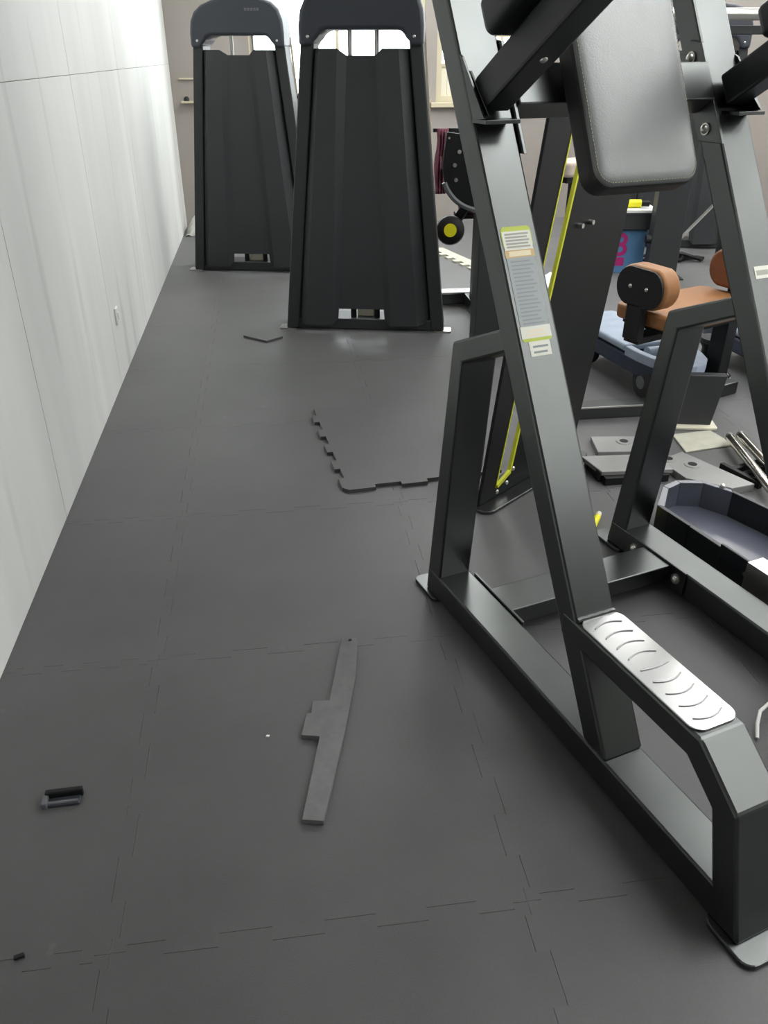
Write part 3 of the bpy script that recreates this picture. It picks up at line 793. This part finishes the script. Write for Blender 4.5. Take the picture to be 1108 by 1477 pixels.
def plate(name, poly, z0, z1, m_, label, cat, holes=(), group=None):
    cx = sum(p[0] for p in poly) / len(poly); cy = sum(p[1] for p in poly) / len(poly)
    t = empty(name, (cx, cy, 0)); tag(t, label, cat, group)
    MB().prism([(x - cx, y - cy) for x, y in poly], z0, z1, 'z').build('plate', m_, t, 0.003)
    for hx, hy in holes:
        MB().lathe((hx - cx, hy - cy, z1), (0, 0, 1), [(0, 0.032), (0.003, 0.030), (0.0035, 0.018)], 20).build('hole_collar', 'steel_plate_grey', t, smooth=True)
        MB().cyl((hx - cx, hy - cy, z1 + 0.0036), (hx - cx, hy - cy, z1 + 0.0045), 0.017, 18).build('hole', 'matte_black', t)
    return t
plate('steel_plate', [(1.235, 2.775), (1.47, 2.755), (1.50, 2.895), (1.26, 2.925)], 0.0, 0.022, 'steel_plate_grey', 'grey steel plate with one bolt hole, farthest of the flat parts on the floor', 'steel plate', [(1.375, 2.855)], 'flat steel parts on the floor')
plate('steel_channel', [(1.165, 2.56), (1.44, 2.545), (1.43, 2.685), (1.135, 2.70)], 0.028, 0.046, 'steel_plate_grey', 'grey-topped steel channel on black runners, in front of the holed plate', 'steel part', (), 'flat steel parts on the floor')
ch = bpy.data.objects['steel_channel']
MB().box(-0.12, 0.13, -0.09, -0.06, 0.0, 0.031).build('runner', 'matte_black', ch, 0.003)
MB().box(-0.14, 0.12, 0.05, 0.08, 0.0, 0.031).build('runner', 'matte_black', ch, 0.003)
MB().box(-0.135, -0.125, -0.06, 0.07, 0.0, 0.042).build('end_plate', 'matte_black', ch, 0.003)
plate('steel_plate', [(1.44, 2.66), (1.56, 2.72), (1.70, 2.42), (1.60, 2.40), (1.47, 2.50)], 0.0, 0.03, 'steel_plate_grey', 'grey steel plate with two bolt holes beside the dark blue tray', 'steel plate', [(1.545, 2.60), (1.475, 2.66)], 'flat steel parts on the floor')
plate('cardboard_offcut', [(1.60, 2.76), (1.83, 2.80), (1.80, 2.95), (1.62, 2.93)], 0.0, 0.008, 'cardboard_pale', 'pale cardboard offcut lying before the flat green-grey post', 'cardboard')
lb = empty('ladder_bracket', (1.80, 2.55, 0), R(18)); tag(lb, 'black slotted bracket lying beside the chrome tubes', 'bracket')
for k in range(3):
    MB().box(-0.10, 0.10, -0.07 + k * 0.055, -0.045 + k * 0.055, 0.0, 0.022).build('rung', 'matte_black', lb, 0.002)
MB().box(-0.11, -0.09, -0.09, 0.10, 0.0, 0.025).build('side_bar', 'matte_black', lb, 0.002)
MB().box(0.09, 0.11, -0.09, 0.10, 0.0, 0.025).build('side_bar', 'matte_black', lb, 0.002)
for k, (a, b, label) in enumerate((((1.80, 2.80, 0.042), (1.715, 2.33, 0.042), 'chrome tube lying on the floor, left one of the pair'), ((1.853, 2.81, 0.042), (1.785, 2.33, 0.042), 'chrome tube lying on the floor, right one of the pair'))):
    a, b = Vector(a), Vector(b)
    t = empty('chrome_tube', a); tag(t, label, 'metal tube', 'chrome tubes on the floor')
    MB().cyl((0, 0, 0), b - a, 0.017, 20).build('barrel', 'chrome', t, smooth=True)
    dd = (b - a).normalized()
    MB().cyl(-dd * 0.002, dd * 0.006, 0.0185, 20).build('end_collar', 'zinc', t, smooth=True)
    MB().cyl(-dd * 0.0026, -dd * 0.0018, 0.013, 16).build('bore', 'matte_black', t)

# dark blue moulded tray (a machine cover lying upside down)
TY = Vector((0.413, 1.893, 0)) + Vector((0.959, 0.282, 0)) * 0.835
ty = empty('moulded_cover', TY, MA); tag(ty, 'dark blue moulded plastic machine cover lying open side up beside the far rail', 'machine cover')
outl = [(-0.05, 0.0), (0.70, -0.01), (0.72, 0.34), (0.13, 0.315), (-0.02, 0.29), (-0.115, 0.245), (-0.155, 0.17), (-0.15, 0.11)]
cx_, cy_ = 0.28, 0.16
inn = [(x + (cx_ - x) * (0.022 / 0.4), y + (cy_ - y) * (0.016 / 0.16)) for x, y in outl]
MB().prism(outl, 0.010, 0.030, 'z').build('bottom', 'tray_blue', ty, 0.004)
hts = [(0.112, 0.115), (0.115, 0.12), (0.12, 0.12), (0.12, 0.122), (0.122, 0.122), (0.122, 0.120), (0.120, 0.112), (0.112, 0.112)]
n = len(outl)
for i in range(n):
    a, b = outl[i], outl[(i + 1) % n]; a2, b2 = inn[i], inn[(i + 1) % n]
    h0, h1 = hts[i]
    MB().add([(a[0], a[1], 0.010), (b[0], b[1], 0.010), (b2[0], b2[1], 0.028), (a2[0], a2[1], 0.028), (a[0], a[1], h0), (b[0], b[1], h1), (b2[0], b2[1], h1), (a2[0], a2[1], h0)],
             [(0, 1, 2, 3), (4, 5, 6, 7), (0, 1, 5, 4), (1, 2, 6, 5), (2, 3, 7, 6), (3, 0, 4, 7)]).build('rim_wall', 'tray_edge' if i in (0, 1, 2, 3) else 'tray_blue', ty, 0.002)
# raised lug on the near wall, ribs and screw bosses inside
MB().box(0.235, 0.345, -0.006, 0.004, 0.03, 0.126).build('rim_lug', 'tray_edge', ty, 0.002)
MB().box(0.00, 0.10, -0.005, 0.004, 0.03, 0.116).build('rim_lug', 'tray_edge', ty, 0.002)
MB().tube([(-0.02 + 0.06 * k, 0.045 + 0.004 * math.sin(k), 0.033) for k in range(12)], 0.010, 8).build('rib', 'tray_blue', ty, smooth=True)
MB().box(0.33, 0.45, 0.12, 0.19, 0.028, 0.045).build('rib', 'tray_blue', ty, 0.010, 3, smooth=True)
for x_, y_ in ((-0.045, 0.272), (0.15, 0.308)):
    MB().cyl((x_, y_, 0.09), (x_, y_, 0.130), 0.010, 14).dome((x_, y_, 0.130), (0, 0, 1), 0.009, 0.006).build('screw_boss', 'zinc', ty, smooth=True)
for k in range(3):
    MB().prism(rrect(0.0 + k * 0.28, 0.08 + k * 0.28, 0.04, 0.26, 0.02), 0.0, 0.0105, 'z').build('foot', 'tray_edge', ty)
sb = empty('sheet_bracket', TY + Vector((0.282, -0.959, 0)) * 0.40 - Vector((0.959, 0.282, 0)) * 0.014, MA); tag(sb, 'bent silver sheet metal bracket against the near wall of the blue cover', 'bracket')
MB().prism([(-0.05, 0.0), (0.09, 0.0), (0.09, 0.128), (-0.05, 0.128), (-0.05, 0.10), (-0.058, 0.09), (-0.05, 0.08)], -0.004, 0.0).build('web', 'zinc', sb)
MB().box(-0.05, 0.09, -0.004, 0.055, 0.128, 0.132).build('flange', 'zinc', sb)
for x_ in (-0.03, 0.03, 0.06):
    MB().dome((x_, -0.004, 0.03), (0, -1, 0), 0.006, 0.004).build('rivet', 'zinc', sb, smooth=True)

mk = empty('marker_pen', (1.035, 2.265, 0.0), R(58)); tag(mk, 'yellow marker pen lying on the floor behind the near upright', 'pen')
MB().cyl((-0.05, 0, 0.012), (0.035, 0, 0.012), 0.011, 14).build('barrel', 'yellow_cap', mk, smooth=True)
MB().cyl((0.035, 0, 0.012), (0.062, 0, 0.012), 0.0115, 14, 0.009).build('cap', 'cream', mk, smooth=True)

# white cable tie end near the step
cb = MB().tube([(1.052, 1.255, 0.006), (1.066, 1.285, 0.02), (1.088, 1.315, 0.03), (1.13, 1.345, 0.022), (1.18, 1.36, 0.006)], 0.0045, 8).build('cable_tie', 'white_plastic', None, smooth=True)
tag(cb, 'white plastic cable tie curling on the floor beyond the step', 'cable tie')

# ================================================================ FAR RIGHT BACKGROUND
fp = empty('rack_post', (2.75, 5.58, 0), R(-8)); tag(fp, 'dark grey square rack post beside the blue box', 'post')
MB().box(-0.105, 0.105, -0.05, 0.05, 0.01, 1.15).build('tube', 'tower_frame_paint', fp, 0.006)
MB().box(-0.15, 0.15, -0.09, 0.09, 0.0, 0.01).build('foot_plate', 'tower_frame_paint', fp)
MB().cyl((-0.105, -0.02, 0.27), (-0.14, -0.02, 0.27), 0.03, 12).build('knob', 'matte_black', fp, smooth=True)
bx = empty('blue_box', (2.50, 5.86, 0), R(-8)); tag(bx, 'light blue box with a pink printed figure 8, by the dark rack post', 'box')
MB().box(-0.24, 0.20, -0.10, 0.10, 0.0, 0.30).build('carton', 'box_blue', bx, 0.004)
fc = bpy.data.curves.new('digit', 'FONT'); fc.body = '8'; fc.size = 0.22; fc.extrude = 0.0008; fc.align_x = 'CENTER'; fc.offset = 0.004
to = bpy.data.objects.new('digit_tmp', fc); C.objects.link(to)
dg = bpy.context.evaluated_depsgraph_get()
me = bpy.data.meshes.new_from_object(to.evaluated_get(dg))
bpy.data.objects.remove(to)
me.materials.clear(); me.materials.append(MATS['pink_print'])
do = bpy.data.objects.new('printed_digit', me); C.objects.link(do); do.parent = bx
do.location = (0.02, -0.1012, 0.125); do.rotation_euler = (R(90), 0, 0)
MB().box(-0.20, 0.06, -0.1012, -0.1004, 0.05, 0.11).build('printed_band', 'pink_print', bx)
ws = empty('low_shelf', (2.50, 5.86, 0), R(-8)); tag(ws, 'low shelf stand with a white board over the blue box', 'shelf')
MB().box(-0.31, 0.25, -0.15, 0.13, 0.425, 0.445).build('board', 'white_plastic', ws, 0.003)
MB().box(-0.30, 0.24, -0.14, 0.12, 0.31, 0.425).build('apron', 'tower_frame_paint', ws, 0.003)
for sx in (-0.295, 0.21):
    MB().box(sx, sx + 0.025, 0.04, 0.09, 0.0, 0.31).build('leg', 'tower_frame_paint', ws)
yc = empty('yellow_bottle', (2.57, 5.80, 0.445), R(-8)); tag(yc, 'yellow cylinder lying on the white board of the low shelf', 'cylinder')
MB().cyl((-0.09, 0, 0.028), (0.06, 0, 0.028), 0.028, 18).build('body', 'yellow_cap', yc, smooth=True)
MB().cyl((0.06, 0, 0.028), (0.12, 0, 0.028), 0.02, 18).build('cap', 'matte_black', yc, smooth=True)

lv = empty('leaning_bar', (3.15, 6.33, 0), 0); tag(lv, 'thin pale metal bar leaning over the floor parts at the far right', 'metal bar')
MB().beam((-0.02, -0.06, 0.03), (0.34, 0.02, 0.36), 0.025, 0.012).build('strip', 'zinc', lv)
MB().box(-0.10, 0.0, -0.10, 0.0, 0.0, 0.036).build('foot', 'matte_black', lv, 0.004)
ck = empty('tangled_hoses', (3.05, 6.06, 0), 0); tag(ck, 'tangle of black hoses on the floor below the leaning bar', 'hoses')
for k in range(5):
    pts = []
    for q in range(14):
        a = q * 0.55 + k
        pts.append((-0.20 + 0.035 * q + 0.05 * math.cos(a), 0.06 * math.sin(a * 1.3 + k), 0.014 + 0.012 * k * abs(math.sin(q * 0.5))))
    MB().tube(pts, 0.013, 6).build('hose', 'matte_black', ck, smooth=True)
kt = empty('capped_roller', (3.40, 5.90, 0), 0); tag(kt, 'black roller standing on end with a tan cap and yellow band, beside the far upright', 'roller')
MB().lathe((0, 0, 0), (0, 0, 1), [(0, 0.055), (0.02, 0.062), (0.24, 0.062), (0.26, 0.055)], 20).build('body', 'matte_black', kt, smooth=True)
MB().lathe((0, 0, 0.262), (0, 0, 1), [(0, 0.05), (0.03, 0.056), (0.07, 0.045), (0.09, 0.02)], 20).build('cap', 'cream', kt, smooth=True)
MB().lathe((0, 0, 0.03), (0, 0, 1), [(0, 0.0635), (0.03, 0.0635)], 20).build('band', 'yellow_cap', kt, smooth=True)

# overhead rack bar behind the far upright
rk = empty('barbell_rack', (2.55, 5.2, 0), R(-6)); tag(rk, 'dark rack with a horizontal bar seen above and behind the far upright', 'rack')
for sx in (-0.55, 1.1):
    MB().box(sx - 0.04, sx + 0.04, -0.04, 0.04, 0.0, 1.75).build('post', 'tower_frame_paint', rk, 0.005)
MB().cyl((-0.55, -0.06, 1.60), (1.1, -0.06, 1.60), 0.032, 18).build('bar', 'zinc', rk, smooth=True)
MB().box(-0.55, 1.1, -0.03, 0.03, 1.50, 1.545).build('crossbeam', 'tower_frame_paint', rk, 0.004)

# seat pad and cloth seen through the yellow-edged slot
bs = empty('tan_bench', (1.60, 4.32, 0), R(20)); tag(bs, 'small bench with a tan pad glimpsed through the yellow-edged slot', 'bench')
MB().prism(rrect(-0.16, 0.16, -0.10, 0.10, 0.03), 0.86, 0.93, 'z').build('pad', 'beige_wall', bs, 0.015, 3, smooth=True)
MB().box(-0.13, 0.13, -0.07, 0.07, 0.83, 0.86).build('pad_board', 'matte_black', bs)
MB().box(-0.035, 0.035, -0.035, 0.035, 0.012, 0.83).build('post', 'tower_frame_paint', bs, 0.004)
MB().box(-0.15, 0.15, -0.12, 0.12, 0.0, 0.012).build('foot_plate', 'tower_frame_paint', bs)
wc = MB()
vs_ = []
for j in range(11):
    for i in range(11):
        r_ = math.hypot(i - 5, j - 5) / 7
        vs_.append(((i - 5) * 0.028, (j - 5) * 0.028, max(0.004, 0.10 * (1 - r_) + 0.02 * math.sin(i * 1.9) * math.cos(j * 1.7))))
fs_ = [(j * 11 + i, j * 11 + i + 1, j * 11 + i + 12, j * 11 + i + 11) for j in range(10) for i in range(10)]
wc = wc.add(vs_, fs_).build('crumpled_sheet', 'white_cloth', None, smooth=True, solid=0.003)
wc.location = (1.94, 5.45, 0.0)
tag(wc, 'crumpled white plastic sheet on the floor, seen through the yellow-edged slot', 'plastic sheet')

# ================================================================ LOOSE THINGS ON THE NEAR FLOOR
# loose puzzle tile lying on top of the floor
def puzzle(w, l, tooth, n1, n2):
    pts = []
    def run(p, q, k, off):
        p, q = Vector(p), Vector(q); d = (q - p) / (2 * k); nrm = Vector((d.y, -d.x)).normalized()
        for i in range(2 * k):
            o = nrm * (tooth if i % 2 == off else 0.0)
            pts.append(tuple(p + d * i + o)); pts.append(tuple(p + d * (i + 1) + o))
    run((0, 0), (w, 0), n1, 0)
    pts.append((w, 0)); pts.append((w, l))
    pts.append((0, l))
    run((0, l), (0, 0), n2, 1)
    out = []
    for p in pts:
        if not out or (Vector(p) - Vector(out[-1])).length > 1e-5: out.append(p)
    if (Vector(out[0]) - Vector(out[-1])).length < 1e-5: out.pop()
    return out
lt = MB().prism(puzzle(0.60, 0.78, 0.022, 3, 5), 0.0, 0.013, 'z').build('puzzle_tile', 'rubber_tile', None)
lt.location = (0.222, 2.625, 0.0005); lt.rotation_euler = (0, 0, R(6.0))
tag(lt, 'loose black rubber puzzle tile lying on top of the floor, toothed edges facing the camera', 'floor tile')

# rubber strip with a stepped lug
stp = [(-0.0157, 1.1599), (0.029, 1.1504), (0.0492, 1.2245), (0.0975, 1.405), (0.141, 1.5863), (0.1605, 1.7191), (0.158, 1.745), (0.1202, 1.7517), (0.0677, 1.5087), (0.0268, 1.5118), (0.0212, 1.4712), (0.0094, 1.4704), (-0.0063, 1.4011), (0.036, 1.3909)]
st = MB().prism([(x - 0.07, y - 1.47) for x, y in stp], 0.0, 0.013, 'z').build('rubber_strip', 'scrap_rubber', None, 0.001)
st.location = (0.07, 1.47, 0.0005)
tag(st, 'long grey rubber offcut strip with a stepped lug, lying mid-floor', 'rubber strip')
# thin mat scrap by the near tower
sc_ = MB().prism([(-0.19, 4.545), (-0.06, 4.425), (0.03, 4.50), (0.02, 4.66), (-0.15, 4.66)], 0.0, 0.012, 'z').build('mat_scrap', 'rubber_tile', None)
sc_.location = (0, 0, 0.0005)
tag(sc_, 'flat black mat scrap at the left foot of the near tower', 'mat scrap')
# pale jagged strip right of the near tower
jp = []
p_a, p_b = Vector((1.31, 6.72)), Vector((1.50, 5.98))
jd = (p_b - p_a) / 12; jn = Vector((jd.y, -jd.x)).normalized()      # to the left, towards the tower
for k in range(12):
    o_ = jn * (0.045 if k % 2 else 0.0)
    jp += [tuple(p_a + jd * k + o_), tuple(p_a + jd * (k + 1) + o_)]
jp += [tuple(p_b - jn * 0.09), tuple(p_a - jn * 0.09)]
js = MB().prism(jp, 0.0, 0.014, 'z').build('edge_strip', 'cardboard_pale', None)
tag(js, 'pale toothed edging strip on the floor right of the near tower', 'edging strip')
# black plastic clip
cl = empty('plastic_clip', (-0.52, 1.287, 0), R(2)); tag(cl, 'small black glossy plastic clip on the floor, lower left', 'plastic clip')
MB().box(-0.040, 0.038, 0.008, 0.020, 0.0, 0.022).build('back_bar', 'matte_black', cl, 0.003)
MB().box(-0.040, 0.034, -0.014, 0.008, 0.0, 0.007).build('base', 'hood_plastic', cl, 0.002)
MB().box(-0.044, -0.032, -0.016, 0.012, 0.0, 0.016).build('end_lug', 'caster_grey', cl, 0.002)
MB().cyl((-0.032, -0.008, 0.008), (0.030, -0.008, 0.008), 0.004, 10).build('pin', 'caster_grey', cl, smooth=True)
db = MB().prism(rrect(-0.009, 0.009, -0.004, 0.004, 0.002), 0.0, 0.006, 'z').build('rubber_crumb', 'matte_black', None, 0.001)
db.location = (-0.5285, 0.9397, 0.0); db.rotation_euler = (0, 0, 0.25)
tag(db, 'tiny black rubber crumb near the lower left corner', 'crumb')
for k, (x_, y_, label) in enumerate(((0.085 - 0.17, 1.42, 'tiny pale chip on the floor left of the rubber strip'), (0.17, 1.748, 'tiny dark chip at the far tip of the rubber strip'))):
    c = MB().prism([(-0.004, -0.002), (0.003, -0.003), (0.005, 0.002), (-0.002, 0.003)], 0.0, 0.003, 'z').build('chip', 'white_plastic' if k == 0 else 'matte_black', None)
    c.location = (x_, y_, 0.0 if k == 0 else 0.0135)
    if k: c.location = (0.141, 1.735, 0.0135)
    tag(c, label, 'chip')

# socket on the left wall
so = empty('wall_socket', (XW, 3.99, 0.30), 0); tag(so, 'small white socket low on the left wall', 'wall socket')
MB().box(0.0, 0.012, -0.030, 0.030, -0.035, 0.045).build('face_plate', 'white_plastic', so, 0.004)
MB().box(0.012, 0.017, -0.012, 0.012, -0.012, 0.02).build('rocker', 'white_plastic', so, 0.002)

# shelf with a small dark thing on the back wall
sh = empty('wall_ledge', (-0.62, YB, 1.03), 0); tag(sh, 'narrow ledge with a back rail on the beige far wall left of the far tower', 'ledge')
MB().box(-0.07, 0.20, -0.06, 0.0, 0.0, 0.016).build('board', 'frame_beige', sh)
MB().box(-0.07, 0.20, -0.02, 0.0, 0.18, 0.192).build('rail', 'frame_beige', sh)
dm = MB().lathe((-0.645, YB - 0.035, 1.046), (0, 0, 1), [(0, 0.024), (0.02, 0.022), (0.035, 0.010)], 14).build('door_stop', 'matte_black', None, smooth=True)
tag(dm, 'small dark cone sitting on the far wall ledge', 'cone')

# rubble bags in the far left corner
for k, (x_, y_, s_, label) in enumerate(((-0.62, 7.75, 1.0, 'crumpled pale plastic sack in the far left corner'), (-0.50, 7.35, 0.8, 'smaller pale plastic sack before the far left corner, beside the tower'))):
    mb = MB()
    vs_ = []
    for j in range(9):
        for i in range(11):
            r_ = min(1, math.hypot((i - 5) / 5, (j - 4) / 4))
            vs_.append(((i - 5) * 0.024 * s_, (j - 4) * 0.05 * s_, max(0.004, s_ * (0.16 * (1 - r_ ** 2) + 0.02 * math.sin(i * 2.1 + k) * math.cos(j * 1.9)))))
    fs_ = [(j * 11 + i, j * 11 + i + 1, j * 11 + i + 12, j * 11 + i + 11) for j in range(8) for i in range(10)]
    o = mb.add(vs_, fs_).build('plastic_sack', 'skirting_dust', None, smooth=True, solid=0.003)
    o.location = (x_, y_, 0)
    tag(o, label, 'sack', 'pale sacks in the far corner')
